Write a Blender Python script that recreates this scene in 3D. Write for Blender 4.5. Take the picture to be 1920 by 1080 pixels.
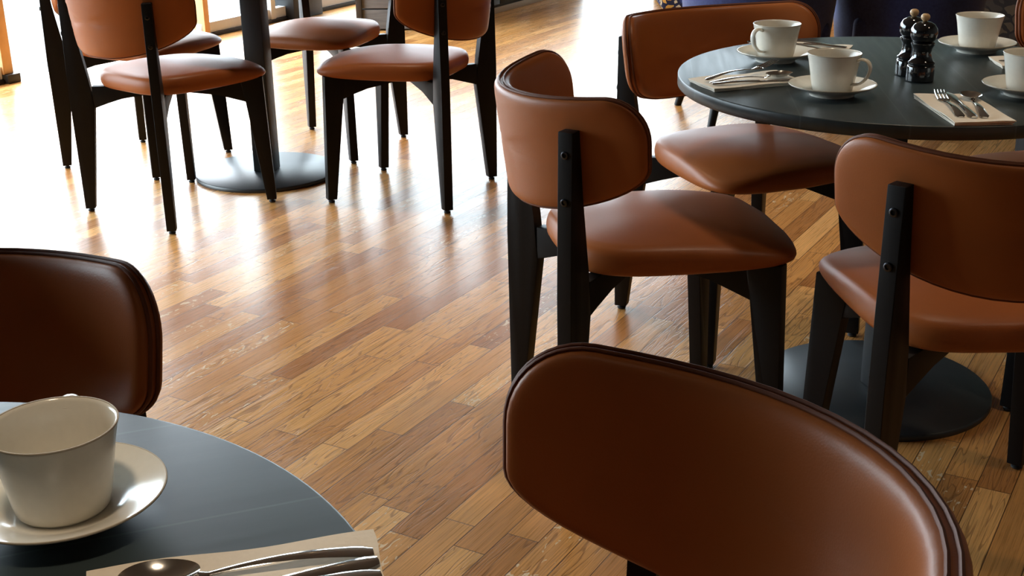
import bpy, bmesh, math, random
from mathutils import Vector, Matrix, Euler
PI = math.pi
R = math.radians
random.seed(7)
for o in list(bpy.data.objects):
    bpy.data.objects.remove(o)
SC = bpy.context.scene
COL = SC.collection

# ------------------------------------------------------------------ camera
cam_d = bpy.data.cameras.new('camera')
cam = bpy.data.objects.new('camera', cam_d)
COL.objects.link(cam)
cam_d.sensor_width = 36.0
cam_d.lens = 36.0 * 2417.7 / 1920.0
cam_d.clip_start = 0.02
cam_d.clip_end = 200
M = Matrix.Rotation(PI/2 - 0.3610, 4, 'X') @ Matrix.Rotation(-0.0154, 4, 'Z')
cam.matrix_world = Matrix.Translation((0, 0, 1.3138)) @ M
SC.camera = cam

# ------------------------------------------------------------------ world, exposure
W = bpy.data.worlds.new('overcast_sky')
SC.world = W
W.use_nodes = True
wn = W.node_tree.nodes
wl = W.node_tree.links
wn.clear()
wo = wn.new('ShaderNodeOutputWorld')
bg = wn.new('ShaderNodeBackground')
tc = wn.new('ShaderNodeTexCoord')
sx = wn.new('ShaderNodeSeparateXYZ')
rp = wn.new('ShaderNodeValToRGB')
rp.color_ramp.elements[0].position = 0.0
rp.color_ramp.elements[0].color = (0.77, 0.885, 1.0, 1)
rp.color_ramp.elements[1].position = 0.7
rp.color_ramp.elements[1].color = (0.90, 0.96, 1.0, 1)
wl.new(tc.outputs['Generated'], sx.inputs[0])
wl.new(sx.outputs['Z'], rp.inputs[0])
wl.new(rp.outputs[0], bg.inputs[0])
bg.inputs[1].default_value = 13.0
wl.new(bg.outputs[0], wo.inputs[0])
vs = SC.view_settings
vs.view_transform = 'Standard'
vs.look = 'None'
vs.gamma = 1.0
vs.use_curve_mapping = False
vs.exposure = 0.12
SC.cycles.max_bounces = 8
SC.cycles.diffuse_bounces = 4
SC.cycles.glossy_bounces = 4
SC.cycles.transmission_bounces = 6
SC.cycles.sample_clamp_indirect = 8.0

# window line of the left glazing, and the back glazing
D60 = Vector((0.5, 0.8660254, 0))
DN = Vector((0.8660254, -0.5, 0))          # points into the room
WP0 = Vector((-2.58, 6.62, 0))
def WP(t, n=0.0, z=0.0):
    p = WP0 + D60 * t + DN * n
    return Vector((p.x, p.y, z))
HEAD = 2.55
CEIL = 3.1
T_END = 6.6                                   # corner of left and back glazing
def BP(s, n=0.0, z=0.0):                      # along the back glazing, s metres from the corner
    p = WP(T_END) + DN * s - D60 * n
    return Vector((p.x, p.y, z))

def portal(name, centre, xdir, sx_, sz_, normal):
    d = bpy.data.lights.new(name, 'AREA')
    d.shape = 'RECTANGLE'
    d.size = sx_
    d.size_y = sz_
    d.cycles.is_portal = True
    o = bpy.data.objects.new(name, d)
    COL.objects.link(o)
    z = -normal.normalized()
    x = xdir.normalized()
    y = z.cross(x)
    m = Matrix((x, y, z)).transposed().to_4x4()
    o.matrix_world = Matrix.Translation(centre) @ m
    return o
portal('window_daylight', WP(0.9, -0.05, HEAD/2), D60, 11.4, HEAD, DN)
portal('window_daylight', BP(0.85, -0.05, HEAD/2), DN, 1.7, HEAD, -D60)
# unseen ceiling spots, added to supply warm fill light (their housings are built further down)
# x, y, watts, cone
FILL_SPOTS = [(-0.42, 0.56, 85, 40), (1.9, 1.6, 40, 95), (-0.6, 4.6, 95, 95), (0.95, 2.95, 60, 60), (1.2, 7.0, 95, 95)]
for (x, y, watt, cone) in FILL_SPOTS:
    d = bpy.data.lights.new('fill_beam', 'SPOT')
    d.energy = watt
    d.color = (1.0, 0.80, 0.58)
    d.spot_size = R(cone)
    d.spot_blend = 0.7
    d.shadow_soft_size = 0.12
    o = bpy.data.objects.new('fill_beam', d)
    o.location = (x, y, CEIL - 0.035)
    COL.objects.link(o)

# ------------------------------------------------------------------ node helpers and materials
def mat(name):
    m = bpy.data.materials.new(name)
    m.use_nodes = True
    n = m.node_tree.nodes
    return m, n, m.node_tree.links, n['Principled BSDF']

def nn(n, t, **kw):
    x = n.new(t)
    for k, v in kw.items():
        setattr(x, k, v)
    return x

def math_(n, l, op, a, b=None, c=None):
    x = n.new('ShaderNodeMath')
    x.operation = op
    for i, v in enumerate((a, b, c)):
        if v is None:
            continue
        if isinstance(v, (int, float)):
            x.inputs[i].default_value = v
        else:
            l.new(v, x.inputs[i])
    return x.outputs[0]

def mixc(n, l, fac, a, b, mode='MIX'):
    x = n.new('ShaderNodeMix')
    x.data_type = 'RGBA'
    x.blend_type = mode
    for s, v in ((0, fac), (6, a), (7, b)):
        if isinstance(v, (int, float)):
            x.inputs[s].default_value = v
        elif isinstance(v, tuple):
            x.inputs[s].default_value = (*v, 1) if len(v) == 3 else v
        else:
            l.new(v, x.inputs[s])
    return x.outputs[2]

def plain(name, col, rough=0.5, metal=0.0, spec=0.5, noise=0.0, nscale=40, bump=0.0, coat=0.0, coat_rough=0.1):
    m, n, l, b = mat(name)
    b.inputs['Base Color'].default_value = (*col, 1)
    b.inputs['Roughness'].default_value = rough
    b.inputs['Metallic'].default_value = metal
    b.inputs['Specular IOR Level'].default_value = spec
    b.inputs['Coat Weight'].default_value = coat
    b.inputs['Coat Roughness'].default_value = coat_rough
    if noise or bump:
        t = nn(n, 'ShaderNodeTexCoord')
        x = nn(n, 'ShaderNodeTexNoise')
        x.inputs['Scale'].default_value = nscale
        x.inputs['Detail'].default_value = 5
        l.new(t.outputs['Object'], x.inputs['Vector'])
        if noise:
            c = mixc(n, l, x.outputs[0], tuple(v*(1-noise) for v in col), tuple(min(1, v*(1+noise)) for v in col))
            l.new(c, b.inputs['Base Color'])
        if bump:
            bp = nn(n, 'ShaderNodeBump')
            bp.inputs['Strength'].default_value = bump
            bp.inputs['Distance'].default_value = 0.002
            l.new(x.outputs[0], bp.inputs['Height'])
            l.new(bp.outputs[0], b.inputs['Normal'])
    return m

def leather_mat():
    m, n, l, b = mat('tan_leather')
    t = nn(n, 'ShaderNodeTexCoord')
    big = nn(n, 'ShaderNodeTexNoise')
    big.inputs['Scale'].default_value = 7
    big.inputs['Detail'].default_value = 4
    l.new(t.outputs['Object'], big.inputs['Vector'])
    c = mixc(n, l, big.outputs[0], (0.262, 0.072, 0.0155), (0.360, 0.105, 0.0245))
    l.new(c, b.inputs['Base Color'])
    v = nn(n, 'ShaderNodeTexVoronoi')
    v.inputs['Scale'].default_value = 420
    l.new(t.outputs['Object'], v.inputs['Vector'])
    f = nn(n, 'ShaderNodeTexNoise')
    f.inputs['Scale'].default_value = 26
    f.inputs['Detail'].default_value = 3
    l.new(t.outputs['Object'], f.inputs['Vector'])
    h = math_(n, l, 'ADD', math_(n, l, 'MULTIPLY', v.outputs['Distance'], 0.25), math_(n, l, 'MULTIPLY', f.outputs[0], 0.5))
    bp = nn(n, 'ShaderNodeBump')
    bp.inputs['Strength'].default_value = 0.16
    bp.inputs['Distance'].default_value = 0.002
    l.new(h, bp.inputs['Height'])
    l.new(bp.outputs[0], b.inputs['Normal'])
    b.inputs['Roughness'].default_value = 0.42
    b.inputs['Specular IOR Level'].default_value = 0.26
    return m

def floor_mat():
    m, n, l, b = mat('oak_planks')
    t = nn(n, 'ShaderNodeTexCoord')
    mp = nn(n, 'ShaderNodeMapping')
    mp.inputs['Rotation'].default_value = (0, 0, R(-60.0))
    l.new(t.outputs['Object'], mp.inputs['Vector'])
    s = nn(n, 'ShaderNodeSeparateXYZ')
    l.new(mp.outputs[0], s.inputs[0])
    X, Y = s.outputs['X'], s.outputs['Y']
    w, L = 0.068, 0.62
    yr = math_(n, l, 'DIVIDE', Y, w)
    row = math_(n, l, 'FLOOR', yr)
    wr = nn(n, 'ShaderNodeTexWhiteNoise', noise_dimensions='1D')
    l.new(row, wr.inputs['W'])
    xr = math_(n, l, 'ADD', math_(n, l, 'DIVIDE', X, L), math_(n, l, 'MULTIPLY', wr.outputs['Value'], 7.3))
    cell = math_(n, l, 'FLOOR', xr)
    cv = nn(n, 'ShaderNodeCombineXYZ')
    l.new(row, cv.inputs[0])
    l.new(cell, cv.inputs[1])
    wc = nn(n, 'ShaderNodeTexWhiteNoise', noise_dimensions='2D')
    l.new(cv.outputs[0], wc.inputs['Vector'])
    ramp = nn(n, 'ShaderNodeValToRGB')
    e = ramp.color_ramp.elements
    e[0].position = 0.0
    e[0].color = (0.43, 0.170, 0.046, 1)
    e[1].position = 1.0
    e[1].color = (0.83, 0.435, 0.150, 1)
    x1 = e.new(0.3); x1.color = (0.58, 0.255, 0.070, 1)
    x2 = e.new(0.7); x2.color = (0.70, 0.335, 0.098, 1)
    l.new(wc.outputs['Value'], ramp.inputs[0])
    # grain space: stretched along the plank, shifted per plank
    sh = nn(n, 'ShaderNodeCombineXYZ')
    l.new(math_(n, l, 'MULTIPLY', X, 1.0), sh.inputs[0])
    l.new(Y, sh.inputs[1])
    l.new(math_(n, l, 'MULTIPLY', wc.outputs['Value'], 37.0), sh.inputs[2])
    m1 = nn(n, 'ShaderNodeMapping')
    m1.inputs['Scale'].default_value = (6.0, 300.0, 1.0)
    l.new(sh.outputs[0], m1.inputs['Vector'])
    g1 = nn(n, 'ShaderNodeTexNoise')
    g1.inputs['Scale'].default_value = 1.0
    g1.inputs['Detail'].default_value = 5
    g1.inputs['Roughness'].default_value = 0.65
    l.new(m1.outputs[0], g1.inputs['Vector'])
    m2 = nn(n, 'ShaderNodeMapping')
    m2.inputs['Scale'].default_value = (2.6, 24.0, 1.0)
    l.new(sh.outputs[0], m2.inputs['Vector'])
    g2 = nn(n, 'ShaderNodeTexNoise')
    g2.inputs['Scale'].default_value = 1.0
    g2.inputs['Detail'].default_value = 2
    g2.inputs['Distortion'].default_value = 0.6
    l.new(m2.outputs[0], g2.inputs['Vector'])
    # cathedral rings: contour lines of the slow noise
    rings = math_(n, l, 'SINE', math_(n, l, 'MULTIPLY', g2.outputs[0], 62.0))
    rl = nn(n, 'ShaderNodeMapRange')
    rl.inputs[1].default_value = 0.70
    rl.inputs[2].default_value = 1.0
    l.new(rings, rl.inputs[0])
    some = math_(n, l, 'GREATER_THAN', math_(n, l, 'FRACT', math_(n, l, 'MULTIPLY', wc.outputs['Value'], 13.7)), 0.45)
    ringm = math_(n, l, 'MULTIPLY', rl.outputs[0], math_(n, l, 'ADD', math_(n, l, 'MULTIPLY', some, 0.75), 0.12))
    gr = nn(n, 'ShaderNodeMapRange')
    gr.inputs[1].default_value = 0.35
    gr.inputs[2].default_value = 0.62
    gr.inputs[3].default_value = 0.70
    gr.inputs[4].default_value = 1.12
    l.new(g1.outputs[0], gr.inputs[0])
    cg = nn(n, 'ShaderNodeCombineColor')
    for i in range(3):
        l.new(gr.outputs[0], cg.inputs[i])
    col = mixc(n, l, 1.0, ramp.outputs[0], cg.outputs[0], 'MULTIPLY')
    col = mixc(n, l, math_(n, l, 'MULTIPLY', ringm, 0.62), col, (0.15, 0.055, 0.016))
    # pale medullary flecks on a few planks
    m3 = nn(n, 'ShaderNodeMapping')
    m3.inputs['Scale'].default_value = (26.0, 60.0, 1.0)
    l.new(sh.outputs[0], m3.inputs['Vector'])
    g3 = nn(n, 'ShaderNodeTexNoise')
    g3.inputs['Scale'].default_value = 1.0
    g3.inputs['Detail'].default_value = 1
    g3.inputs['Distortion'].default_value = 1.5
    l.new(m3.outputs[0], g3.inputs['Vector'])
    fl = math_(n, l, 'GREATER_THAN', g3.outputs[0], 0.64)
    fsel = math_(n, l, 'GREATER_THAN', math_(n, l, 'FRACT', math_(n, l, 'MULTIPLY', wc.outputs['Value'], 29.3)), 0.84)
    col = mixc(n, l, math_(n, l, 'MULTIPLY', math_(n, l, 'MULTIPLY', fl, fsel), 0.75), col, (0.80, 0.62, 0.40))
    # joints
    fy = math_(n, l, 'FRACT', yr)
    ey = math_(n, l, 'MULTIPLY', math_(n, l, 'MINIMUM', fy, math_(n, l, 'SUBTRACT', 1.0, fy)), w)
    fx = math_(n, l, 'FRACT', xr)
    ex = math_(n, l, 'MULTIPLY', math_(n, l, 'MINIMUM', fx, math_(n, l, 'SUBTRACT', 1.0, fx)), L)
    ed = math_(n, l, 'MINIMUM', ey, ex)
    jm = nn(n, 'ShaderNodeMapRange')
    jm.inputs[1].default_value = 0.0003
    jm.inputs[2].default_value = 0.0016
    l.new(ed, jm.inputs[0])
    col = mixc(n, l, jm.outputs[0], (0.06, 0.022, 0.008), col)
    l.new(col, b.inputs['Base Color'])
    rr = nn(n, 'ShaderNodeMapRange')
    rr.inputs[3].default_value = 0.22
    rr.inputs[4].default_value = 0.35
    l.new(g1.outputs[0], rr.inputs[0])
    l.new(rr.outputs[0], b.inputs['Roughness'])
    h = math_(n, l, 'ADD', math_(n, l, 'MULTIPLY', jm.outputs[0], 0.25),
              math_(n, l, 'SUBTRACT', math_(n, l, 'MULTIPLY', g1.outputs[0], 0.5), math_(n, l, 'MULTIPLY', ringm, 0.35)))
    bp = nn(n, 'ShaderNodeBump')
    bp.inputs['Strength'].default_value = 0.35
    bp.inputs['Distance'].default_value = 0.0012
    l.new(h, bp.inputs['Height'])
    l.new(bp.outputs[0], b.inputs['Normal'])
    b.inputs['Specular IOR Level'].default_value = 0.36
    return m

def table_mat():
    m, n, l, b = mat('black_stained_tabletop')
    t = nn(n, 'ShaderNodeTexCoord')
    s = nn(n, 'ShaderNodeSeparateXYZ')
    l.new(t.outputs['Object'], s.inputs[0])
    w = 0.19
    yr = math_(n, l, 'ADD', math_(n, l, 'DIVIDE', s.outputs['Y'], w), 0.35)
    row = math_(n, l, 'FLOOR', yr)
    wr = nn(n, 'ShaderNodeTexWhiteNoise', noise_dimensions='1D')
    l.new(row, wr.inputs['W'])
    mp = nn(n, 'ShaderNodeMapping')
    mp.inputs['Scale'].default_value = (5, 60, 5)
    l.new(t.outputs['Object'], mp.inputs['Vector'])
    g = nn(n, 'ShaderNodeTexNoise')
    g.inputs['Detail'].default_value = 6
    g.inputs['Scale'].default_value = 1
    l.new(mp.outputs[0], g.inputs['Vector'])
    base = mixc(n, l, wr.outputs['Value'], (0.012, 0.018, 0.0195), (0.032, 0.045, 0.046))
    base = mixc(n, l, g.outputs[0], base, (0.034, 0.049, 0.052))
    fy = math_(n, l, 'FRACT', yr)
    ey = math_(n, l, 'MULTIPLY', math_(n, l, 'MINIMUM', fy, math_(n, l, 'SUBTRACT', 1.0, fy)), w)
    ln = math_(n, l, 'LESS_THAN', ey, 0.0015)
    base = mixc(n, l, math_(n, l, 'MULTIPLY', ln, 0.35), base, (0.09, 0.12, 0.115))
    l.new(base, b.inputs['Base Color'])
    rr = nn(n, 'ShaderNodeMapRange')
    rr.inputs[3].default_value = 0.30
    rr.inputs[4].default_value = 0.46
    l.new(g.outputs[0], rr.inputs[0])
    l.new(rr.outputs[0], b.inputs['Roughness'])
    bp = nn(n, 'ShaderNodeBump')
    bp.inputs['Strength'].default_value = 0.12
    bp.inputs['Distance'].default_value = 0.001
    l.new(g.outputs[0], bp.inputs['Height'])
    l.new(bp.outputs[0], b.inputs['Normal'])
    b.inputs['Specular IOR Level'].default_value = 0.5
    return m

def floral_mat(name, c0, c1, c2, c3):
    m, n, l, b = mat(name)
    t = nn(n, 'ShaderNodeTexCoord')
    ns = nn(n, 'ShaderNodeTexNoise')
    ns.inputs['Scale'].default_value = 9
    l.new(t.outputs['Object'], ns.inputs['Vector'])
    mx = nn(n, 'ShaderNodeVectorMath', operation='ADD')
    sc = nn(n, 'ShaderNodeVectorMath', operation='SCALE')
    sc.inputs['Scale'].default_value = 0.10
    l.new(ns.outputs[1], sc.inputs[0])
    l.new(t.outputs['Object'], mx.inputs[0])
    l.new(sc.outputs[0], mx.inputs[1])
    v = nn(n, 'ShaderNodeTexVoronoi', feature='DISTANCE_TO_EDGE')
    v.inputs['Scale'].default_value = 16
    l.new(mx.outputs[0], v.inputs['Vector'])
    v2 = nn(n, 'ShaderNodeTexVoronoi')
    v2.inputs['Scale'].default_value = 16
    l.new(mx.outputs[0], v2.inputs['Vector'])
    sp = nn(n, 'ShaderNodeSeparateColor')
    l.new(v2.outputs['Color'], sp.inputs[0])
    r = nn(n, 'ShaderNodeValToRGB')
    r.color_ramp.interpolation = 'CONSTANT'
    e = r.color_ramp.elements
    e[0].color = (*c1, 1)
    e[1].position = 0.55
    e[1].color = (*c2, 1)
    x = e.new(0.85); x.color = (*c3, 1)
    l.new(sp.outputs[0], r.inputs[0])
    k = math_(n, l, 'GREATER_THAN', v.outputs['Distance'], 0.10)
    c = mixc(n, l, k, c0, r.outputs[0])
    l.new(c, b.inputs['Base Color'])
    b.inputs['Roughness'].default_value = 0.85
    return m

def gravel_mat():
    m, n, l, b = mat('pale_gravel')
    t = nn(n, 'ShaderNodeTexCoord')
    v = nn(n, 'ShaderNodeTexVoronoi')
    v.inputs['Scale'].default_value = 34
    l.new(t.outputs['Object'], v.inputs['Vector'])
    sp = nn(n, 'ShaderNodeSeparateColor')
    l.new(v.outputs['Color'], sp.inputs[0])
    r = nn(n, 'ShaderNodeValToRGB')
    r.color_ramp.elements[0].color = (0.045, 0.045, 0.045, 1)
    r.color_ramp.elements[1].color = (0.17, 0.17, 0.165, 1)
    r.color_ramp.elements[1].position = 0.35
    l.new(sp.outputs[0], r.inputs[0])
    l.new(r.outputs[0], b.inputs['Base Color'])
    b.inputs['Roughness'].default_value = 0.9
    return m

def velvet_mat():
    m, n, l, b = mat('navy_velvet')
    t = nn(n, 'ShaderNodeTexCoord')
    x = nn(n, 'ShaderNodeTexNoise')
    x.inputs['Scale'].default_value = 90
    x.inputs['Detail'].default_value = 4
    l.new(t.outputs['Object'], x.inputs['Vector'])
    c = mixc(n, l, x.outputs[0], (0.018, 0.026, 0.085), (0.050, 0.068, 0.20))
    l.new(c, b.inputs['Base Color'])
    b.inputs['Roughness'].default_value = 0.9
    b.inputs['Sheen Weight'].default_value = 0.25
    b.inputs['Specular IOR Level'].default_value = 0.2
    return m

def weathered_mat():
    m, n, l, b = mat('weathered_grey_timber')
    t = nn(n, 'ShaderNodeTexCoord')
    mp = nn(n, 'ShaderNodeMapping')
    mp.inputs['Scale'].default_value = (4, 4, 30)
    l.new(t.outputs['Object'], mp.inputs['Vector'])
    x = nn(n, 'ShaderNodeTexNoise')
    x.inputs['Scale'].default_value = 1.5
    x.inputs['Detail'].default_value = 6
    l.new(mp.outputs[0], x.inputs['Vector'])
    c = mixc(n, l, x.outputs[0], (0.035, 0.032, 0.030), (0.20, 0.18, 0.165))
    l.new(c, b.inputs['Base Color'])
    b.inputs['Roughness'].default_value = 0.7
    return m

def glass_mat():
    m, n, l, b = mat('window_glass')
    n.remove(b)
    out = n['Material Output']
    tr = nn(n, 'ShaderNodeBsdfTransparent')
    tr.inputs[0].default_value = (0.93, 0.96, 0.96, 1)
    gl = nn(n, 'ShaderNodeBsdfGlossy')
    gl.inputs['Roughness'].default_value = 0.02
    lw = nn(n, 'ShaderNodeLayerWeight')
    mx = nn(n, 'ShaderNodeMixShader')
    fac = math_(n, l, 'ADD', math_(n, l, 'MULTIPLY', math_(n, l, 'POWER', lw.outputs['Facing'], 5.0), 0.5), 0.03)
    l.new(fac, mx.inputs[0])
    l.new(tr.outputs[0], mx.inputs[1])
    l.new(gl.outputs[0], mx.inputs[2])
    l.new(mx.outputs[0], out.inputs[0])
    return m

LEATHER = leather_mat()
PIPING = plain('leather_piping', (0.13, 0.038, 0.014), 0.6, noise=0.15, nscale=60, spec=0.25)
BLACKWOOD = plain('black_stained_wood', (0.0045, 0.0043, 0.0046), 0.46, noise=0.3, nscale=60, bump=0.05, spec=0.22)
RUBBER = plain('black_plastic', (0.01, 0.01, 0.01), 0.6)
BOLT = plain('dark_bolt_steel', (0.05, 0.05, 0.055), 0.3, metal=1.0)
FLOOR = floor_mat()
TOP = table_mat()
EDGE = plain('black_table_edge', (0.014, 0.015, 0.017), 0.40, noise=0.3, nscale=50)
IRON = plain('black_powder_coat', (0.014, 0.019, 0.022), 0.46, spec=0.9, noise=0.35, nscale=14, bump=0.06)
COLUMN = plain('black_steel_column', (0.008, 0.009, 0.010), 0.45, spec=0.35, noise=0.2, nscale=20)
CERAMIC = plain('offwhite_stoneware', (0.74, 0.70, 0.61), 0.16, noise=0.05, nscale=120, spec=0.5)
RIM = plain('stoneware_rim', (0.50, 0.43, 0.33), 0.22)
LINEN = plain('cream_napkin', (0.82, 0.73, 0.60), 0.85, noise=0.06, nscale=200, bump=0.12)
STEEL = plain('polished_cutlery_steel', (0.72, 0.70, 0.67), 0.10, metal=1.0)
LACQUER = plain('black_gloss_lacquer', (0.006, 0.006, 0.007), 0.10, spec=0.6, coat=0.6, coat_rough=0.04)
KNOBW = plain('pale_turned_wood', (0.52, 0.32, 0.15), 0.4, noise=0.2, nscale=60)
VELVET = velvet_mat()
FLORAL = floral_mat('floral_upholstery', (0.012, 0.014, 0.045), (0.66, 0.54, 0.34), (0.62, 0.33, 0.06), (0.03, 0.05, 0.20))
FLORALB = floral_mat('brown_floral_upholstery', (0.018, 0.013, 0.012), (0.085, 0.06, 0.036), (0.045, 0.034, 0.026), (0.10, 0.05, 0.03))
PLASTER = plain('warm_dark_plaster', (0.075, 0.065, 0.055), 0.85, noise=0.08, nscale=8)
GREENWALL = plain('grey_green_plaster', (0.30, 0.42, 0.38), 0.8, noise=0.12, nscale=5)
CEILM = plain('ceiling_paint', (0.13, 0.115, 0.10), 0.9, noise=0.05, nscale=6)
DARKPANEL = plain('charcoal_panel', (0.020, 0.021, 0.024), 0.5, noise=0.25, nscale=12)
PALESTRIP = plain('pale_plinth_strip', (0.42, 0.36, 0.30), 0.5)
TIMBER = plain('blond_window_timber', (0.62, 0.36, 0.15), 0.5, noise=0.18, nscale=14)
DARKFRAME = plain('dark_bronze_frame', (0.022, 0.018, 0.016), 0.45, noise=0.2, nscale=20)
WHITEFRAME = plain('pale_aluminium', (0.78, 0.79, 0.80), 0.4, noise=0.04, nscale=20)
GRAVEL = gravel_mat()
CONCRETE = plain('pale_concrete', (0.42, 0.45, 0.45), 0.85, noise=0.12, nscale=10)
WEATHERED = weathered_mat()
GLASS = glass_mat()
FILL_LENS, _n, _l, _b = mat('warm_fill_lens')  # glowing lens of the added ceiling fill spots
_b.inputs['Base Color'].default_value = (0.9, 0.8, 0.6, 1)
_b.inputs['Emission Color'].default_value = (1.0, 0.70, 0.38, 1)
_b.inputs['Emission Strength'].default_value = 12.0
TAG = plain('white_label', (0.75, 0.74, 0.72), 0.5, noise=0.05)

# ------------------------------------------------------------------ mesh helpers
def mesh_obj(name, verts, faces, m, parent=None, smooth=True, angle=40):
    me = bpy.data.meshes.new(name)
    me.from_pydata([tuple(v) for v in verts], [], faces)
    bm = bmesh.new()
    bm.from_mesh(me)
    bmesh.ops.recalc_face_normals(bm, faces=bm.faces)
    for f in bm.faces:
        f.smooth = smooth
    if smooth and angle < 179:
        for e in bm.edges:
            if len(e.link_faces) == 2 and e.calc_face_angle(0) > R(angle):
                e.smooth = False
    bm.to_mesh(me)
    bm.free()
    me.materials.append(m)
    o = bpy.data.objects.new(name, me)
    COL.objects.link(o)
    if parent:
        o.parent = parent
    return o

def bm_obj(name, bm, m, parent=None, smooth=True, angle=40):
    bmesh.ops.recalc_face_normals(bm, faces=bm.faces)
    for f in bm.faces:
        f.smooth = smooth
    if smooth:
        for e in bm.edges:
            if len(e.link_faces) == 2 and e.calc_face_angle(0) > R(angle):
                e.smooth = False
    me = bpy.data.meshes.new(name)
    bm.to_mesh(me)
    bm.free()
    me.materials.append(m)
    o = bpy.data.objects.new(name, me)
    COL.objects.link(o)
    if parent:
        o.parent = parent
    return o

def add_box(bm, c, s, rz=0.0, bevel=0.0, mtx=None):
    r = bmesh.ops.create_cube(bm, size=1.0)
    vs_ = r['verts']
    M_ = Matrix.Translation(c) @ Matrix.Rotation(rz, 4, 'Z') @ Matrix.Diagonal((*s, 1))
    if mtx is not None:
        M_ = mtx @ M_
    bmesh.ops.transform(bm, matrix=M_, verts=vs_)
    if bevel:
        es = list({e for v in vs_ for e in v.link_edges})
        bmesh.ops.bevel(bm, geom=es, offset=bevel, segments=2, affect='EDGES', profile=0.6)

def box(name, c, s, m, parent=None, rz=0.0, bevel=0.004):
    bm = bmesh.new()
    add_box(bm, c, s, rz, bevel)
    return bm_obj(name, bm, m, parent)

def lathe_geo(prof, n=48, cap_lo=True, cap_hi=True):
    V, F = [], []
    for (r, z) in prof:
        for i in range(n):
            a = 2*PI*i/n
            V.append((r*math.cos(a), r*math.sin(a), z))
    for j in range(len(prof)-1):
        for i in range(n):
            k = (i+1) % n
            F.append((j*n+i, j*n+k, (j+1)*n+k, (j+1)*n+i))
    if cap_lo:
        F.append(tuple(range(n))[::-1])
    if cap_hi:
        F.append(tuple((len(prof)-1)*n+i for i in range(n)))
    return V, F

def lathe(name, prof, m, parent=None, n=48, angle=40, cap_lo=True, cap_hi=True):
    V, F = lathe_geo(prof, n, cap_lo, cap_hi)
    return mesh_obj(name, V, F, m, parent, angle=angle)

def tube_geo(pts, rad, n=8, closed=False):
    pts = [Vector(p) for p in pts]
    V, F = [], []
    N = len(pts)
    up = Vector((0, 0, 1))
    prev = None
    for i, p in enumerate(pts):
        a = pts[(i-1) % N] if (closed or i > 0) else p
        b_ = pts[(i+1) % N] if (closed or i < N-1) else p
        t = (b_-a).normalized()
        if prev is None:
            x = t.cross(up)
            if x.length < 1e-3:
                x = t.cross(Vector((1, 0, 0)))
            x.normalize()
        else:
            x = (prev - t*prev.dot(t)).normalized()
        prev = x
        y = t.cross(x)
        r = rad[i] if isinstance(rad, (list, tuple)) else rad
        for k in range(n):
            an = 2*PI*k/n
            V.append(p + x*(r*math.cos(an)) + y*(r*math.sin(an)))
    for i in range(N if closed else N-1):
        j = (i+1) % N
        for k in range(n):
            q = (k+1) % n
            F.append((i*n+k, i*n+q, j*n+q, j*n+k))
    if not closed:
        F.append(tuple(range(n))[::-1])
        F.append(tuple((N-1)*n+k for k in range(n)))
    return V, F

def tube(name, pts, rad, m, parent=None, n=8, closed=False):
    V, F = tube_geo(pts, rad, n, closed)
    return mesh_obj(name, V, F, m, parent, angle=60)

def empty(name, loc=(0, 0, 0), rz=0.0, label=None, cat=None, group=None, kind=None):
    o = bpy.data.objects.new(name, None)
    COL.objects.link(o)
    o.empty_display_size = 0.05
    o.location = loc
    o.rotation_euler = (0, 0, rz)
    tag(o, label, cat, group, kind)
    return o

def tag(o, label=None, cat=None, group=None, kind=None):
    for k, v in (('label', label), ('category', cat), ('group', group), ('kind', kind)):
        if v:
            o[k] = v
    return o

def children_of(o):
    return [c for c in bpy.data.objects if c.parent == o]

def copy_tree(o, parent=None):
    c = o.copy()
    COL.objects.link(c)
    c.parent = parent
    for ch in children_of(o):
        copy_tree(ch, c)
    return c

# ------------------------------------------------------------------ room shell
def quad_slab(name, pts, z0, z1, m, kind='structure'):
    V = [(p.x, p.y, z0) for p in pts] + [(p.x, p.y, z1) for p in pts]
    k = len(pts)
    F = [tuple(range(k))[::-1], tuple(range(k, 2*k))] + [(i, (i+1) % k, k+(i+1) % k, k+i) for i in range(k)]
    o = mesh_obj(name, V, F, m, smooth=False)
    o['kind'] = kind
    return o

T0 = -8.0
c_sw = WP(T0)
c_nw = WP(T_END)
c_ne = BP(7.2)
c_se = WP(T0) + DN*7.2
quad_slab('floor', [c_sw, c_se, c_ne, c_nw], -0.06, 0.0, FLOOR)
quad_slab('ceiling', [c_sw, c_se, c_ne, c_nw], CEIL, CEIL+0.08, CEILM)
def wall(name, a, b, z0, z1, m, th=0.12):
    d = (b-a).normalized()
    nrm = Vector((-d.y, d.x, 0))*th
    return quad_slab(name, [a, b, b+nrm, a+nrm], z0, z1, m)
wall('wall_left', WP(T0), WP(T_END), HEAD, CEIL, PLASTER)
wall('wall_left', WP(T0), WP(-4.8), 0, HEAD, PLASTER)
wall('wall_back', BP(0), BP(7.2), HEAD, CEIL, PLASTER)
wall('wall_back', BP(1.7), BP(7.2), 0, HEAD, GREENWALL)
wall('wall_right', c_ne, c_se, 0, CEIL, PLASTER)
wall('wall_front', c_se, c_sw, 0, CEIL, PLASTER)
g = mesh_obj('ground_outside', [(-40, -30, -0.07), (40, -30, -0.07), (40, 50, -0.07), (-40, 50, -0.07)], [(0, 1, 2, 3)], GRAVEL, smooth=False)
g['kind'] = 'structure'

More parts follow.
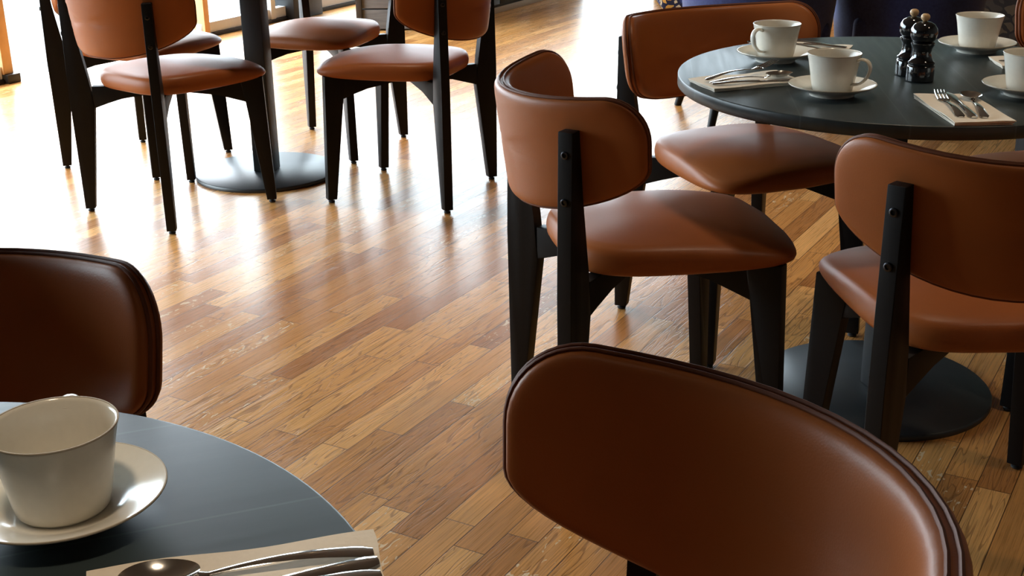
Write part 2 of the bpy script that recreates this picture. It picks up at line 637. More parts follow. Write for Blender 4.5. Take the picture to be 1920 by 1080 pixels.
# left glazing: bays between posts, a door opening between t=0 and t=1.43
A60 = R(60)
wcount = [0]
def wbox(name, t0, t1, z0, z1, n0, n1, m, parent=None, bevel=0.003, P=WP, rz=A60):
    c = P((t0+t1)/2, (n0+n1)/2, (z0+z1)/2)
    return box(name, c, (t1-t0, abs(n1-n0), z1-z0), m, parent, rz, bevel)
def bay(t0, t1, post, P=WP, rz=A60):
    wcount[0] += 1
    w_ = empty('window_%d' % wcount[0], (0, 0, 0), kind='structure')
    wbox('sill', t0, t1, 0.0, 0.022, -0.07, 0.045, DARKFRAME, w_, P=P, rz=rz)
    wbox('bottom_rail', t0, t1, 0.022, 0.085, -0.03, 0.03, WHITEFRAME, w_, P=P, rz=rz)
    wbox('head_rail', t0, t1, HEAD-0.07, HEAD, -0.03, 0.03, post, w_, P=P, rz=rz)
    wbox('mullion', t0, t0+0.045, 0.022, HEAD, -0.045, 0.045, post, w_, P=P, rz=rz)
    wbox('glass_pane', t0+0.045, t1, 0.085, HEAD-0.07, -0.006, 0.006, GLASS, w_, bevel=0, P=P, rz=rz)
    return w_
tt = [-4.8, -3.2, -1.6, -0.06]
for i in range(3):
    w_ = bay(tt[i], tt[i+1], TIMBER)
wbox('mullion', -0.06, 0.0, 0.045, HEAD, -0.045, 0.045, TIMBER, w_)
wbox('sill', -0.06, 0.02, 0.0, 0.045, -0.07, 0.07, DARKFRAME, w_)
bay(1.43, 2.05, TIMBER)
bay(2.05, 2.42, WHITEFRAME)
box('trim_1', WP(2.36, 0.02, HEAD/2), (0.30, 0.16, HEAD), DARKPANEL, None, A60, 0.006)['kind'] = 'structure'
bay(2.5, 3.9, WHITEFRAME)
bay(3.9, 5.3, WHITEFRAME)
bay(5.3, T_END, WHITEFRAME)
bay(0.0, 0.85, WHITEFRAME, P=BP, rz=R(-30))
bay(0.85, 1.7, WHITEFRAME, P=BP, rz=R(-30))

# ------------------------------------------------------------------ background furniture
# charcoal low cabinet along the glazing
ca = Vector((-0.27, 8.30, 0)); cb = Vector((0.56, 9.73, 0))
cd = (cb-ca).length
cab = empty('low_cabinet', (ca.x, ca.y, 0), A60, 'long low charcoal panelled cabinet on a pale plinth along the far edge of the floor', 'cabinet')
bm = bmesh.new(); add_box(bm, (cd/2, 0.225, 0.36), (cd, 0.45, 0.64), 0, 0.004); bm_obj('body', bm, DARKPANEL, cab)
bm = bmesh.new(); add_box(bm, (cd/2, 0.22, 0.02), (cd, 0.46, 0.04), 0, 0.002); bm_obj('plinth', bm, PALESTRIP, cab)
bm = bmesh.new(); add_box(bm, (cd/2, 0.22, 0.695), (cd+0.02, 0.48, 0.03), 0, 0.004); bm_obj('worktop', bm, DARKPANEL, cab)
for k in range(4):
    bm = bmesh.new(); add_box(bm, (cd*(k+0.5)/4, -0.008, 0.36), (cd/4-0.008, 0.018, 0.60), 0, 0.003)
    bm_obj('door', bm, DARKPANEL, cab)
# weathered timber planter in front of it
pl = empty('timber_planter', (-0.70, 8.18, 0), R(-4), 'weathered grey timber box behind the far left chairs near the glazing', 'planter')
for k in range(4):
    bm = bmesh.new(); add_box(bm, (0, 0, 0.07+0.125*k), (0.40, 0.36, 0.118), 0, 0.004)
    bm_obj('board', bm, WEATHERED, pl)
for sx_ in (-1, 1):
    for sy_ in (-1, 1):
        bm = bmesh.new()
        add_box(bm, (sx_*0.2, sy_*0.18, 0.26), (0.035, 0.035, 0.52), 0, 0.003)
        bm_obj('corner_post', bm, DARKFRAME, pl)

# floral banquette behind the velvet chairs
def superpad(name, c, s, m, parent, rz=0, bev=0.04):
    bm = bmesh.new()
    r = bmesh.ops.create_cube(bm, size=1.0)
    bmesh.ops.transform(bm, matrix=Matrix.Translation(c) @ Matrix.Rotation(rz, 4, 'Z') @ Matrix.Diagonal((*s, 1)), verts=bm.verts[:])
    bmesh.ops.bevel(bm, geom=bm.edges[:], offset=bev, segments=4, affect='EDGES', profile=0.5)
    return bm_obj(name, bm, m, parent, angle=60)
bq = empty('banquette', (1.02, 8.62, 0), R(0), 'floral upholstered banquette against the far back of the room', 'banquette')
superpad('seat_base', (1.0, 0.32, 0.22), (2.0, 0.62, 0.44), FLORAL, bq, bev=0.03)
superpad('backrest', (1.0, 0.56, 0.62), (2.0, 0.16, 0.62), FLORAL, bq, bev=0.04)
bq2 = empty('banquette', (2.30, 6.85, 0), R(-8), 'brown floral upholstered banquette behind the far right cup', 'banquette')
superpad('seat_base', (0.75, 0.32, 0.22), (1.5, 0.62, 0.44), FLORALB, bq2, bev=0.03)
superpad('backrest', (0.75, 0.56, 0.62), (1.5, 0.16, 0.62), FLORALB, bq2, bev=0.04)

def velvet_chair(loc, rz, label):
    t = empty('velvet_armchair', loc, rz, label, 'armchair', 'navy velvet armchairs beyond the round table')
    # rounded tub back wrapped round a thick seat
    superpad('seat', (0, 0.02, 0.36), (0.50, 0.52, 0.16), VELVET, t, bev=0.04)
    V, F = [], []
    n = 28
    prof = [(0.25, 0.27), (0.27, 0.50), (0.28, 0.74), (0.295, 0.78), (0.325, 0.78), (0.335, 0.74), (0.325, 0.50), (0.30, 0.27)]
    for i in range(n+1):
        a = R(-12) + R(204)*i/n
        for (r, z) in prof:
            V.append((r*math.cos(a), -r*math.sin(a), z))
    k = len(prof)
    for i in range(n):
        for j in range(k):
            F.append((i*k+j, i*k+(j+1) % k, (i+1)*k+(j+1) % k, (i+1)*k+j))
    F.append(tuple(range(k))); F.append(tuple(n*k+j for j in range(k))[::-1])
    mesh_obj('tub_back', V, F, VELVET, t, angle=50)
    for sx_ in (-1, 1):
        for sy_ in (-1, 1):
            V, F = tube_geo([(sx_*0.20, sy_*0.2, 0.30), (sx_*0.27, sy_*0.26, 0.0)], [0.026, 0.016], 10)
            mesh_obj('leg', V, F, BLACKWOOD, t, angle=60)
    for sy_ in (-1, 1):
        V, F = tube_geo([(-0.222, sy_*0.220, 0.23), (0.222, sy_*0.220, 0.23)], 0.013, 8)
        mesh_obj('stretcher', V, F, BLACKWOOD, t, angle=60)
    return t
velvet_chair((1.075, 5.60, 0), R(8), 'navy velvet tub armchair behind the brown chair at the near left of the set table')
velvet_chair((1.755, 5.72, 0), R(-8), 'navy velvet tub armchair seen behind the pepper mills')

for i, (x, y, watt, cone) in enumerate(FILL_SPOTS):  # fittings for the added warm fill spots, out of view
    t = empty('fill_downlight', (x, y, CEIL), 0, 'unseen small round ceiling spot, added for warm fill light', 'lamp', 'added ceiling fill spots')
    lathe('housing', [(0.055, 0.0), (0.055, -0.02), (0.045, -0.02), (0.040, -0.006), (0.038, 0.0)], DARKFRAME, t, 32)
    lathe('lens', [(0.036, -0.001), (0.036, -0.006), (0.01, -0.008)], FILL_LENS, t, 24)

# ------------------------------------------------------------------ the dining chair
# the backrest is a curved pad: a rounded outline in (arc length, height), bent round the sitter
BW, BK1, BK3, BYB, BZ0, BZ1 = 0.3745, 3.7803, -2.3956, -0.298, 0.5668, 0.7915
BRT, BRX, BRZ, BTILT, BET, BEB = 0.090, 0.3288, 0.0848, 0.1304, 0.0261, 0.031
BZM = (BZ0+BZ1)/2

def sgnp(v, p):
    return math.copysign(abs(v)**p, v)

def outline(a, p=0.44):
    return sgnp(math.cos(a), p), sgnp(math.sin(a), p)

def back_point(s_, z, d):
    """s_ = signed arc length, z = height before the edge curves, d = distance inward from the outer face"""
    t = (z-BZ0)/(BZ1-BZ0)
    u = s_/BW
    z = z + u*u*(BET*t + BEB*(1-t))
    S = abs(s_)
    x = y = 0.0
    N = 24
    for i in range(N):
        q = (i+0.5)/N*S
        ph = BK1*q + BK3*q**3/3*10
        x += math.cos(ph)*S/N
        y += math.sin(ph)*S/N
    pe = BK1*S + BK3*S**3/3*10
    sg = -1.0 if s_ < 0 else 1.0
    off = BTILT*(z-0.69) - d
    return Vector((sg*x + sg*math.sin(pe)*off, BYB + y - math.cos(pe)*off, z))

def back_loop():
    h = BZ1-BZ0
    P = []
    for i in range(14):
        P.append((i/14*(BW-BRX), BZ0)) if i % 5 == 0 else None
    for i in range(16):
        a = PI/2*i/15
        P.append((BW-BRX+BRX*math.sin(a), BZ0+BRZ-BRZ*math.cos(a)))
    for i in (1, 2):
        P.append((BW, BZ0+BRZ+i/3*(h-BRZ-BRT)))
    for i in range(12):
        a = PI/2*i/11
        P.append((BW-BRT+BRT*math.cos(a), BZ1-BRT+BRT*math.sin(a)))
    for i in range(1, 9):
        P.append(((1-i/8)*(BW-BRT), BZ1))
    return P + [(-x, z) for (x, z) in P[::-1][1:-1]]

def make_chair(loc, rz, label):
    t = empty('dining_chair', loc, rz, label, 'chair', 'black framed leather dining chairs')
    # --- seat
    V, F = [], []
    n = 72
    zb = 0.438
    def seat_pt(a, k, h):
        cx, cy = outline(a, 0.50 if math.sin(a) < 0 else 0.50-0.20*math.sin(a)**0.5)
        y = 0.035 + 0.225*cy
        fr = (y+0.19)/0.45
        hw = 0.188 + 0.056*max(0, fr)**0.9
        x = hw*cx
        y += 0.018*(1-(x/0.25)**2)*max(0, cy)
        X, Y = x*k, 0.03+(y-0.03)*k
        front = max(0.0, (Y+0.03)/0.29)
        side = min(1.0, abs(X)/0.235)
        droop = 0.62*front**1.8*side**2.2 + 0.10*front**3
        lift = 0.010*front**2*side**2
        return (X, Y, zb + h*(1-droop) + lift)
    prof = []
    for i in range(1, 11):
        k = 0.93*i/10
        prof.append((k, 0.072 - 0.016*(k/0.93)**2.4))
    prof += [(0.962, 0.051), (0.985, 0.043), (0.997, 0.033), (1.0, 0.024), (0.992, 0.012), (0.972, 0.004), (0.94, 0.0), (0.5, 0.0)]
    V.append((0, 0.03, zb+0.072))
    for (k, h) in prof:
        for i in range(n):
            V.append(seat_pt(2*PI*i/n, k, h))
    V.append((0, 0.03, zb))
    for i in range(n):
        F.append((0, 1+i, 1+(i+1) % n))
    for j in range(len(prof)-1):
        for i in range(n):
            q = (i+1) % n
            F.append((1+j*n+i, 1+(j+1)*n+i, 1+(j+1)*n+q, 1+j*n+q))
    last = len(V)-1
    b0 = 1+(len(prof)-1)*n
    for i in range(n):
        F.append((b0+i, last, b0+(i+1) % n))
    mesh_obj('seat', V, F, LEATHER, t, angle=70)
    # --- backrest: two leather faces closed over a curved core
    V, F = [], []
    LP = back_loop()
    n = len(LP)
    TH = 0.038
    rings = [0.0, 0.15, 0.3, 0.45, 0.6, 0.72, 0.78, 0.84, 0.89, 0.93, 0.96, 0.98, 0.992, 1.0]
    def lid(side):
        idx = []
        for r in rings:
            row = []
            q_ = max(0.0, (r-0.72)/0.28)
            puff = max(0.0, 1-q_**4.5)**0.5
            dd = TH/2 + side*(0.008 + (TH/2-0.008)*puff)
            if r == 0:
                V.append(back_point(0, BZM, dd))
                row = [len(V)-1]
            else:
                for (ls_, lz) in LP:
                    # near the rim every ring keeps an even margin from the outline
                    m_ = 0.042*(1-r)/0.28 if r > 0.72 else None
                    if m_ is None:
                        k = r/0.72
                        V.append(back_point(ls_*(1-0.042/BW)*k, BZM+(lz-BZM)*(1-0.042/((BZ1-BZ0)/2))*k, dd))
                    else:
                        V.append(back_point(ls_*(1-m_/BW), BZM+(lz-BZM)*(1-m_/((BZ1-BZ0)/2)), dd))
                    row.append(len(V)-1)
            idx.append(row)
        return idx
    for side in (-1, 1):
        idx = lid(side)
        for i in range(n):
            q = (i+1) % n
            F.append((idx[0][0], idx[1][i], idx[1][q]))
        for j in range(1, len(rings)-1):
            for i in range(n):
                q = (i+1) % n
                F.append((idx[j][i], idx[j+1][i], idx[j+1][q], idx[j][q]))
        if side == -1:
            rim0 = idx[-1]
        else:
            for i in range(n):
                q = (i+1) % n
                F.append((rim0[i], rim0[q], idx[-1][q], idx[-1][i]))
    br = mesh_obj('backrest', V, F, LEATHER, t, angle=60)
    for d in (0.0125, 0.0225):
        pts = [back_point(ls_*1.004, BZM+(lz-BZM)*1.012, d) for (ls_, lz) in LP]
        tube('piping', pts, 0.0026, PIPING, br, 6, True)
    # --- legs: boards set on the diagonals, tapering to the foot
    s2 = math.sqrt(0.5)
    def board(sx_, sy_, outl, th, name, m=BLACKWOOD):
        e = Vector((sx_*s2, sy_*s2, 0))
        w = Vector((-sy_*s2, sx_*s2, 0))
        bm = bmesh.new()
        a_ = [bm.verts.new(e*u + Vector((0, 0, z)) + w*(th/2)) for (u, z) in outl]
        b_ = [bm.verts.new(e*u + Vector((0, 0, z)) - w*(th/2)) for (u, z) in outl]
        bm.faces.new(a_); bm.faces.new(b_[::-1])
        k = len(outl)
        for i in range(k):
            bm.faces.new((a_[i], b_[i], b_[(i+1) % k], a_[(i+1) % k]))
        bmesh.ops.bevel(bm, geom=bm.edges[:], offset=0.0025, segments=2, affect='EDGES', profile=0.6)
        return bm_obj(name, bm, m, t, angle=35)
    z0 = 0.012
    for sx_ in (-1, 1):
        for sy_ in (-1, 1):
            if sy_ > 0:
                ol = [(0.327, z0), (0.312, 0.446), (0.236, 0.440), (0.250, 0.360), (0.294, z0)]
            else:
                ol = [(0.327, z0), (0.331, 0.42), (0.327, 0.748), (0.299, 0.748), (0.287, 0.62), (0.262, 0.46), (0.252, 0.365), (0.294, z0)]
            lg = board(sx_, sy_, ol, 0.031, 'leg')
            fx, fy = sx_*s2*0.3105, sy_*s2*0.3105
            V, F = lathe_geo([(0.009, 0.0), (0.0115, 0.002), (0.0115, 0.006), (0.007, 0.008), (0.007, 0.0135)], 14)
            mesh_obj('foot_glide', [(x+fx, y+fy, z) for x, y, z in V], F, RUBBER, lg)
            if sy_ < 0:
                for zz in (0.615, 0.705):
                    u = 0.3305 if zz < 0.65 else 0.3285
                    V, F = lathe_geo([(0.0075, -0.004), (0.0075, 0.0012), (0.006, 0.002), (0.0042, 0.002), (0.0035, -0.001)], 16)
                    e = Vector((sx_*s2, sy_*s2, 0))
                    w = Vector((-sy_*s2, sx_*s2, 0))
                    VV = [e*(u+z) + w*x + Vector((0, 0, zz+y)) for x, y, z in V]
                    mesh_obj('bolt', VV, F, BOLT, lg)
    # cross rails under the seat (arched, running leg to leg on the diagonals)
    for sx_ in (-1, 1):
        ol = [(0.255, 0.437), (0.255, 0.362), (0.16, 0.394), (0.05, 0.406), (-0.05, 0.406), (-0.16, 0.394), (-0.255, 0.362), (-0.255, 0.437)]
        board(sx_, 1, ol, 0.029 if sx_ > 0 else 0.028, 'cross_rail')
    return t

def chair_at(x, y, heading, label, first=[None]):
    if first[0] is None:
        first[0] = make_chair((x, y, 0), R(heading-90), label)
        return first[0]
    c = copy_tree(first[0])
    c.location = (x, y, 0)
    c.rotation_euler = (0, 0, R(heading-90))
    c['label'] = label
    return c

chair_at(0.278, 2.571, 12.2, 'tan leather chair seen from behind at the left side of the set table')
chair_at(0.592, 3.20, -65.8, 'leather chair on the far side of the set table, its front facing the viewer')
chair_at(0.827, 2.154, 90.5, 'tan leather chair at the near side of the set table, back to viewer')
chair_at(1.67, 3.47, 250, 'leather chair behind the right end of the set table, only a corner showing')
chair_at(1.33, 2.88, 184, 'chair at the right side of the set table, mostly cut off by the frame')
chair_at(0.037, 0.879, 205.7, 'large foreground chair with its curved leather backrest facing the near table')
chair_at(-0.684, 1.247, -82, 'dark leather chair behind the near table with the big cup')
chair_at(-0.35, 4.497, 160.4, 'leather chair at the right of the far table, side on')
chair_at(-1.151, 4.343, 52, 'leather chair nearest the viewer at the far table, seen from behind')
chair_at(-1.433, 4.985, -25.7, 'leather chair at the far left of the far table beside the door opening')
chair_at(-0.7315, 5.1735, -112, 'leather chair behind the far table with its seat front facing the viewer')

# ------------------------------------------------------------------ pedestal tables
def make_table(loc, rz, rt, label, col_side, col_rz):
    t = empty('round_table', loc, rz, label, 'table', 'round black pedestal tables')
    H = 0.75
    th = 0.027
    lathe('tabletop', [(rt-0.004, H-th), (rt, H-th+0.004), (rt, H-0.002), (rt-0.0012, H-0.0003), (rt-0.003, H)], TOP, t, 160, angle=70)
    lathe('base_plate', [(0.2665, 0.0), (0.2675, 0.002), (0.2675, 0.012), (0.2645, 0.015)], IRON, t, 96, angle=50)
    bm = bmesh.new()
    add_box(bm, (0, 0, 0.015+(H-th-0.015)/2), (col_side, col_side, H-th-0.015), col_rz, 0.005)
    bm_obj('column', bm, COLUMN, t)
    bm = bmesh.new()
    for k in range(2):
        add_box(bm, (0, 0, H-th-0.012), (0.56, 0.045, 0.022), col_rz+k*PI/2, 0.003)
    bm_obj('top_bracket', bm, IRON, t)
    return t
make_table((0.8465, 2.763, 0), R(-96), 0.478, 'round black table set with four cups and two pepper mills', 0.042, R(20))
make_table((-0.9244, 4.7574, 0), R(30), 0.45, 'round table at the far left whose top is above the frame', 0.078, R(50))
make_table((-0.5585, 0.7138, 0), R(20), 0.478, 'near black table with the large cup and saucer in the lower left corner', 0.042, R(0))

# ------------------------------------------------------------------ crockery
TZ = 0.75
def make_saucer(loc, label):
    pr = [(0.038, 0.0015), (0.041, 0.000), (0.0445, 0.000), (0.0455, 0.0045), (0.060, 0.0110), (0.084, 0.0200), (0.087, 0.0224),
          (0.0862, 0.0236), (0.083, 0.0228), (0.064, 0.0152), (0.054, 0.0105), (0.048, 0.0078), (0.045, 0.0072), (0.001, 0.0070)]
    o = lathe('saucer', pr, CERAMIC, None, 72, angle=60)
    o.location = loc
    tag(o, label, 'saucer', 'stoneware saucers')
    V, F = tube_geo([(0.0866*math.cos(2*PI*i/72), 0.0866*math.sin(2*PI*i/72), 0.0228) for i in range(72)], 0.0011, 6, True)
    mesh_obj('rim', V, F, RIM, o, angle=60)
    return o

def make_cup(loc, rz, label):
    pr = [(0.030, 0.0), (0.0375, 0.0), (0.0395, 0.003), (0.0415, 0.012), (0.0450, 0.032), (0.0495, 0.058), (0.0532, 0.0745), (0.0540, 0.0762),
          (0.0535, 0.0772), (0.0518, 0.0768), (0.0500, 0.074), (0.0462, 0.056), (0.042, 0.032), (0.0385, 0.012), (0.036, 0.007), (0.030, 0.005), (0.001, 0.0045)]
    o = lathe('coffee_cup', pr, CERAMIC, None, 72, angle=60)
    o.location = loc
    o.rotation_euler = (0, 0, rz)
    tag(o, label, 'cup', 'stoneware coffee cups')
    # ear handle: flat strap from below the rim round to the foot
    ctrl = [(0.0500, 0.066), (0.060, 0.0705), (0.072, 0.068), (0.0785, 0.058), (0.0775, 0.045), (0.070, 0.032), (0.058, 0.022), (0.0425, 0.018)]
    pts = []
    for i in range(len(ctrl)-1):
        p0 = ctrl[max(0, i-1)]; p1 = ctrl[i]; p2 = ctrl[i+1]; p3 = ctrl[min(len(ctrl)-1, i+2)]
        for s in range(4):
            u = s/4
            q = []
            for c in range(2):
                q.append(0.5*((2*p1[c])+(-p0[c]+p2[c])*u+(2*p0[c]-5*p1[c]+4*p2[c]-p3[c])*u*u+(-p0[c]+3*p1[c]-3*p2[c]+p3[c])*u**3))
            pts.append(q)
    pts.append(list(ctrl[-1]))
    V, F = [], []
    k = 10
    N = len(pts)
    for i, (x, z) in enumerate(pts):
        a = pts[max(0, i-1)]; b_ = pts[min(N-1, i+1)]
        tx, tz = b_[0]-a[0], b_[1]-a[1]
        L_ = math.hypot(tx, tz)
        nx, nz = -tz/L_, tx/L_
        for j in range(k):
            an = 2*PI*j/k
            ww, hh = 0.0068*math.cos(an), 0.0030*math.sin(an)
            V.append((x+nx*hh, ww, z+nz*hh))
    for i in range(N-1):
        for j in range(k):
            q = (j+1) % k
            F.append((i*k+j, i*k+q, (i+1)*k+q, (i+1)*k+j))
    F.append(tuple(range(k))); F.append(tuple((N-1)*k+j for j in range(k))[::-1])
    mesh_obj('handle', V, F, CERAMIC, o, angle=60)
    V, F = tube_geo([(0.0532*math.cos(2*PI*i/72), 0.0532*math.sin(2*PI*i/72), 0.0766) for i in range(72)], 0.0011, 6, True)
    mesh_obj('rim', V, F, RIM, o, angle=60)
    return o

SETS = [
    ((0.610, 2.940), R(217), 'at the set table\'s left end, handle to the left', 'under the left cup on the set table'),
    ((0.652, 2.572), R(-42), 'at the set table\'s near edge, handle to the right', 'under the near cup on the set table'),
    ((1.096, 3.016), R(72), 'on the far right of the set table behind the pepper mills', 'under the far right cup on the set table'),
    ((1.036, 2.545), R(60), 'at the right frame edge on the set table, partly cut off', 'under the cut-off cup at the right of the set table'),
    ((-0.385, 0.966), R(96), 'large in the lower left corner on the near table', 'large in the lower left corner on the near table'),
]
for i, ((x, y), rz, lc, ls) in enumerate(SETS):
    if i == 0:
        s0 = make_saucer((x, y, TZ), 'off-white stoneware saucer ' + ls)
        c0 = make_cup((x, y, TZ+0.0072), rz, 'off-white stoneware coffee cup ' + lc)
    else:
        s_ = copy_tree(s0); s_.location = (x, y, TZ); s_['label'] = 'off-white stoneware saucer ' + ls
        c_ = copy_tree(c0); c_.location = (x, y, TZ+0.0072); c_.rotation_euler = (0, 0, rz)
        c_['label'] = 'off-white stoneware coffee cup ' + lc

# ------------------------------------------------------------------ pepper and salt mills
def make_mill(loc, label):
    t = empty('pepper_mill', loc, 0, label, 'mill', 'black lacquered mills')
    lathe('body', [(0.026, 0.0), (0.0285, 0.002), (0.0285, 0.030), (0.0275, 0.033), (0.0255, 0.0345), (0.0275, 0.037), (0.0275, 0.040), (0.024, 0.0425),
                   (0.0205, 0.050), (0.0188, 0.058), (0.0195, 0.068), (0.0225, 0.074), (0.0245, 0.077), (0.0245, 0.080), (0.021, 0.0825)], LACQUER, t, 56, angle=50)
    lathe('head', [(0.0195, 0.0825), (0.0235, 0.086), (0.0268, 0.093), (0.0278, 0.101), (0.0262, 0.110), (0.021, 0.118), (0.013, 0.1225), (0.006, 0.1240)], LACQUER, t, 56, angle=50)
    lathe('knob', [(0.004, 0.1235), (0.0055, 0.1260), (0.0085, 0.1290), (0.0095, 0.1330), (0.0082, 0.1370), (0.0050, 0.1395), (0.0015, 0.1402)], KNOBW, t, 28, angle=70)
    return t
m0 = make_mill((0.866, 2.694, TZ), 'front one of the two black lacquered mills with pale wooden knobs')
m1 = copy_tree(m0)
m1.location = (0.862, 2.758, TZ)
m1['label'] = 'rear one of the two black lacquered mills with pale wooden knobs'

# ------------------------------------------------------------------ napkins
def make_napkin(loc, rz, L, Wd, label, layers=3, wav=0.0015):
    V, F = [], []
    nx, ny = 18, 10
    o = None
    for k in range(layers):
        sh = (layers-1-k)*0.0022
        z0 = 0.0004 + k*0.0022
        base = len(V)
        for side in (0, 1):
            for i in range(nx+1):
                for j in range(ny+1):
                    x = (i/nx-0.5)*(L-sh*1.5) + (0.003*math.sin(j*0.9) if i in (0, nx) else 0)*0.4
                    y = (j/ny-0.5)*(Wd-sh*1.2) + sh*0.4
                    z = z0 + side*0.0019 + (wav*math.sin(i*0.5+1.3*k)*math.sin(j*0.42+0.4)+wav)*(k/max(1, layers-1))
                    # the fold keeps the long near edge rounded
                    V.append((x, y, z))
        g = (nx+1)*(ny+1)
        def ix(s, i, j):
            return base + s*g + i*(ny+1) + j
        for i in range(nx):
            for j in range(ny):
                F.append((ix(1, i, j), ix(1, i+1, j), ix(1, i+1, j+1), ix(1, i, j+1)))
                F.append((ix(0, i, j), ix(0, i, j+1), ix(0, i+1, j+1), ix(0, i+1, j)))
        for i in range(nx):
            F.append((ix(0, i, 0), ix(0, i+1, 0), ix(1, i+1, 0), ix(1, i, 0)))
            F.append((ix(0, i, ny), ix(1, i, ny), ix(1, i+1, ny), ix(0, i+1, ny)))
        for j in range(ny):
            F.append((ix(0, 0, j), ix(1, 0, j), ix(1, 0, j+1), ix(0, 0, j+1)))
            F.append((ix(0, nx, j), ix(0, nx, j+1), ix(1, nx, j+1), ix(1, nx, j)))
    o = mesh_obj('napkin', V, F, LINEN, None, angle=50)
    o.location = loc
    o.rotation_euler = (0, 0, rz)
    tag(o, label, 'napkin', 'folded cream napkins')
    return o
NZ = TZ + 0.0095        # top of the napkin stack
make_napkin((0.500, 2.695, TZ), R(19), 0.212, 0.118, 'folded cream napkin under the cutlery at the left end of the set table')
make_napkin((0.861, 2.408, TZ), R(91), 0.240, 0.112, 'folded cream napkin under fork, knife and spoon near the pepper mills')
make_napkin((0.715, 3.050, TZ), R(-24), 0.175, 0.122, 'folded cream napkin behind the left cup on the set table')
make_napkin((1.186, 2.845, TZ), R(-5), 0.21, 0.115, 'folded cream napkin between the two right-hand cups, cut by the frame')
make_napkin((-0.2115, 0.829, TZ), R(13.5), 0.225, 0.125, 'folded cream napkin in the foreground under spoon and knife at the table edge')

# ------------------------------------------------------------------ cutlery
def strip(V, F, stations, th=0.0018):
    """stations: (x, half width, z, y centre); a flat bar with a slightly domed top"""
    base = len(V)
    k = 6
    for (x, w, z, yc) in stations:
        for (a, h) in ((-1, 0.3), (-0.55, 1.0), (0.55, 1.0), (1, 0.3), (0.6, 0.0), (-0.6, 0.0)):
            V.append((x, yc+a*w, z+h*th))
    N = len(stations)
    for i in range(N-1):
        for j in range(k):
            q = (j+1) % k
            F.append((base+i*k+j, base+i*k+q, base+(i+1)*k+q, base+(i+1)*k+j))
    F.append(tuple(base+j for j in range(k))[::-1])
    F.append(tuple(base+(N-1)*k+j for j in range(k)))

def handle_st(L0, L1, w0, w1, z0=0.0, arch=0.004, n=14):
    r = []
    for i in range(n+1):
        u = i/n
        w = w1 + (w0-w1)*(1-u)**1.3
        if i == 0:
            w *= 0.55
        r.append((L0+(L1-L0)*u, w, z0+arch*math.sin(PI*u*0.95), 0))
    return r

def fork_mesh():
    V, F = [], []
    strip(V, F, handle_st(0.0, 0.125, 0.0095, 0.0030, 0.0, 0.006, 16))
    strip(V, F, [(0.123, 0.0032, 0.0007, 0), (0.132, 0.0060, 0.0, 0), (0.141, 0.0105, -0.0, 0), (0.150, 0.0120, 0.0012, 0)])
    for k in range(4):
        y = -0.0098 + 0.00653*k
        strip(V, F, [(0.148, 0.0021, 0.0010, y), (0.165, 0.0020, 0.0032, y), (0.182, 0.0017, 0.0062, y*0.97), (0.195, 0.0009, 0.0092, y*0.94)])
    return V, F
def knife_mesh():
    V, F = [], []
    strip(V, F, handle_st(0.0, 0.105, 0.0095, 0.0058, 0.0, 0.002, 12), 0.0032)
    n = 14
    st = []
    for i in range(n+1):
        u = i/n
        w = 0.0058 + 0.0042*math.sin(min(1, u*1.5)*PI/2)
        if u > 0.75:
            w *= math.sqrt(max(0.02, 1-((u-0.75)/0.25)**2))
        st.append((0.103+0.112*u, w, 0.0008, 0.0025*math.sin(u*PI/2)))
    strip(V, F, st, 0.0014)
    return V, F
def spoon_mesh():
    V, F = [], []
    strip(V, F, handle_st(0.0, 0.128, 0.0092, 0.0030, 0.0, 0.006, 16))
    strip(V, F, [(0.126, 0.0030, 0.0009, 0), (0.134, 0.0045, 0.0020, 0), (0.140, 0.0070, 0.0032, 0)])
    # bowl: shallow egg-shaped shell
    base = len(V)
    n, m_ = 40, 8
    for layer in (0, 1):
        for j in range(m_+1):
            r = j/m_
            for i in range(n):
                a = 2*PI*i/n
                ex = 0.031*math.cos(a)
                ey = 0.0205*math.sin(a)*(1+0.12*math.cos(a))
                z = 0.0010 + 0.0085*r*r - (0.0012 if layer == 0 else 0)*(1-0.5*r)
                V.append((0.164+ex*max(r, 0.001), ey*max(r, 0.001), z-0.004+0.003))
    lay = (m_+1)*n
    for layer in (0, 1):
        for j in range(m_):
            for i in range(n):
                q = (i+1) % n
                b0 = base+layer*lay
                F.append((b0+j*n+i, b0+(j+1)*n+i, b0+(j+1)*n+q, b0+j*n+q))
    for i in range(n):
        q = (i+1) % n
        F.append((base+m_*n+i, base+lay+m_*n+i, base+lay+m_*n+q, base+m_*n+q))
    return V, F
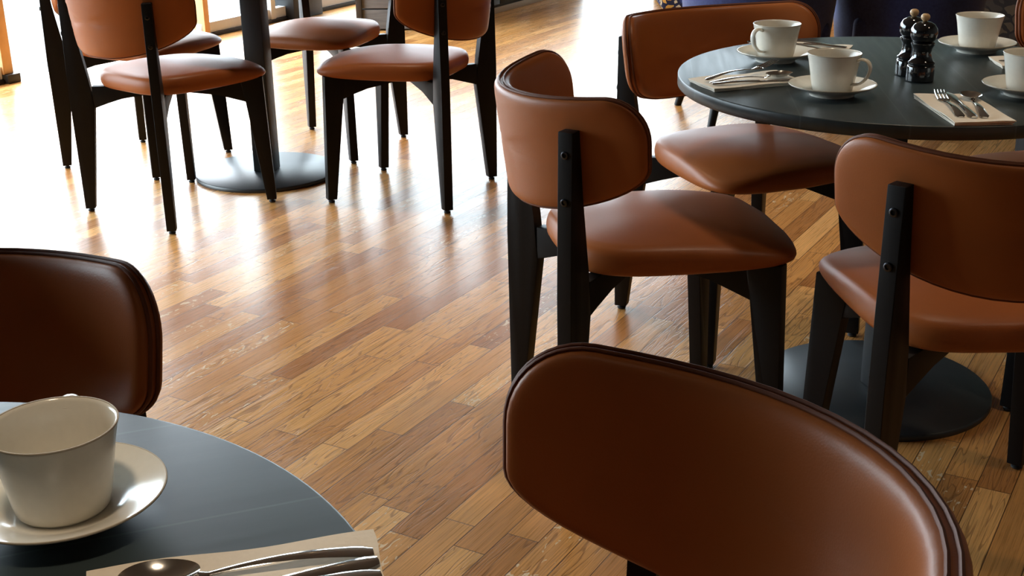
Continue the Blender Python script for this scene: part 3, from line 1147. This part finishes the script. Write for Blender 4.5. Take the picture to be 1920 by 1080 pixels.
PROTO = {}
def cutlery(kind, p_handle, heading, z, label, tilt=0.0, roll=0.0):
    if kind not in PROTO:
        V, F = {'fork': fork_mesh, 'knife': knife_mesh, 'spoon': spoon_mesh}[kind]()
        o = mesh_obj(kind, V, F, STEEL, None, angle=50)
        PROTO[kind] = o
    else:
        o = PROTO[kind].copy()
        COL.objects.link(o)
    o.location = (p_handle[0], p_handle[1], z)
    o.rotation_euler = Euler((R(roll), R(-tilt), R(heading)), 'XYZ')
    tag(o, label, kind, 'polished table ' + {'fork': 'forks', 'knife': 'knives', 'spoon': 'spoons'}[kind])
    return o
# near right setting
cutlery('fork', (0.828, 2.318), 84, NZ, 'fork on the napkin at the near right of the set table, tines up')
cutlery('knife', (0.850, 2.312), 84, NZ, 'knife between fork and spoon at the near right of the set table')
cutlery('spoon', (0.870, 2.312), 80, NZ, 'spoon on the right of the napkin at the near right of the set table')
# left setting
cutlery('fork', (0.412, 2.668), 32, NZ+0.004, 'fork lying over the spoon at the left end of the set table', tilt=3)
cutlery('knife', (0.420, 2.640), 12, NZ, 'knife on the near side of the napkin at the left end of the set table')
cutlery('spoon', (0.418, 2.655), 20, NZ, 'spoon beneath the fork at the left end of the set table')
# behind the left cup
cutlery('fork', (0.772, 3.062), 158, NZ, 'fork on the napkin behind the left cup of the set table')
cutlery('knife', (0.795, 3.030), 148, NZ, 'knife on the napkin behind the left cup of the set table')
cutlery('spoon', (0.745, 3.005), 152, NZ, 'spoon on the napkin behind the left cup of the set table')
# right setting
cutlery('fork', (1.300, 2.860), 178, NZ, 'fork on the napkin cut off by the right frame edge')
cutlery('knife', (1.300, 2.838), 178, NZ, 'knife on the napkin cut off by the right frame edge')
# foreground setting
cutlery('spoon', (-0.113, 0.882), 194, NZ, 'large foreground spoon with its bowl at the lower frame edge')
cutlery('knife', (-0.108, 0.868), 203, NZ, 'foreground knife beside the spoon at the table edge')
cutlery('fork', (-0.104, 0.850), 200, NZ, 'foreground fork lying below the knife at the table edge')
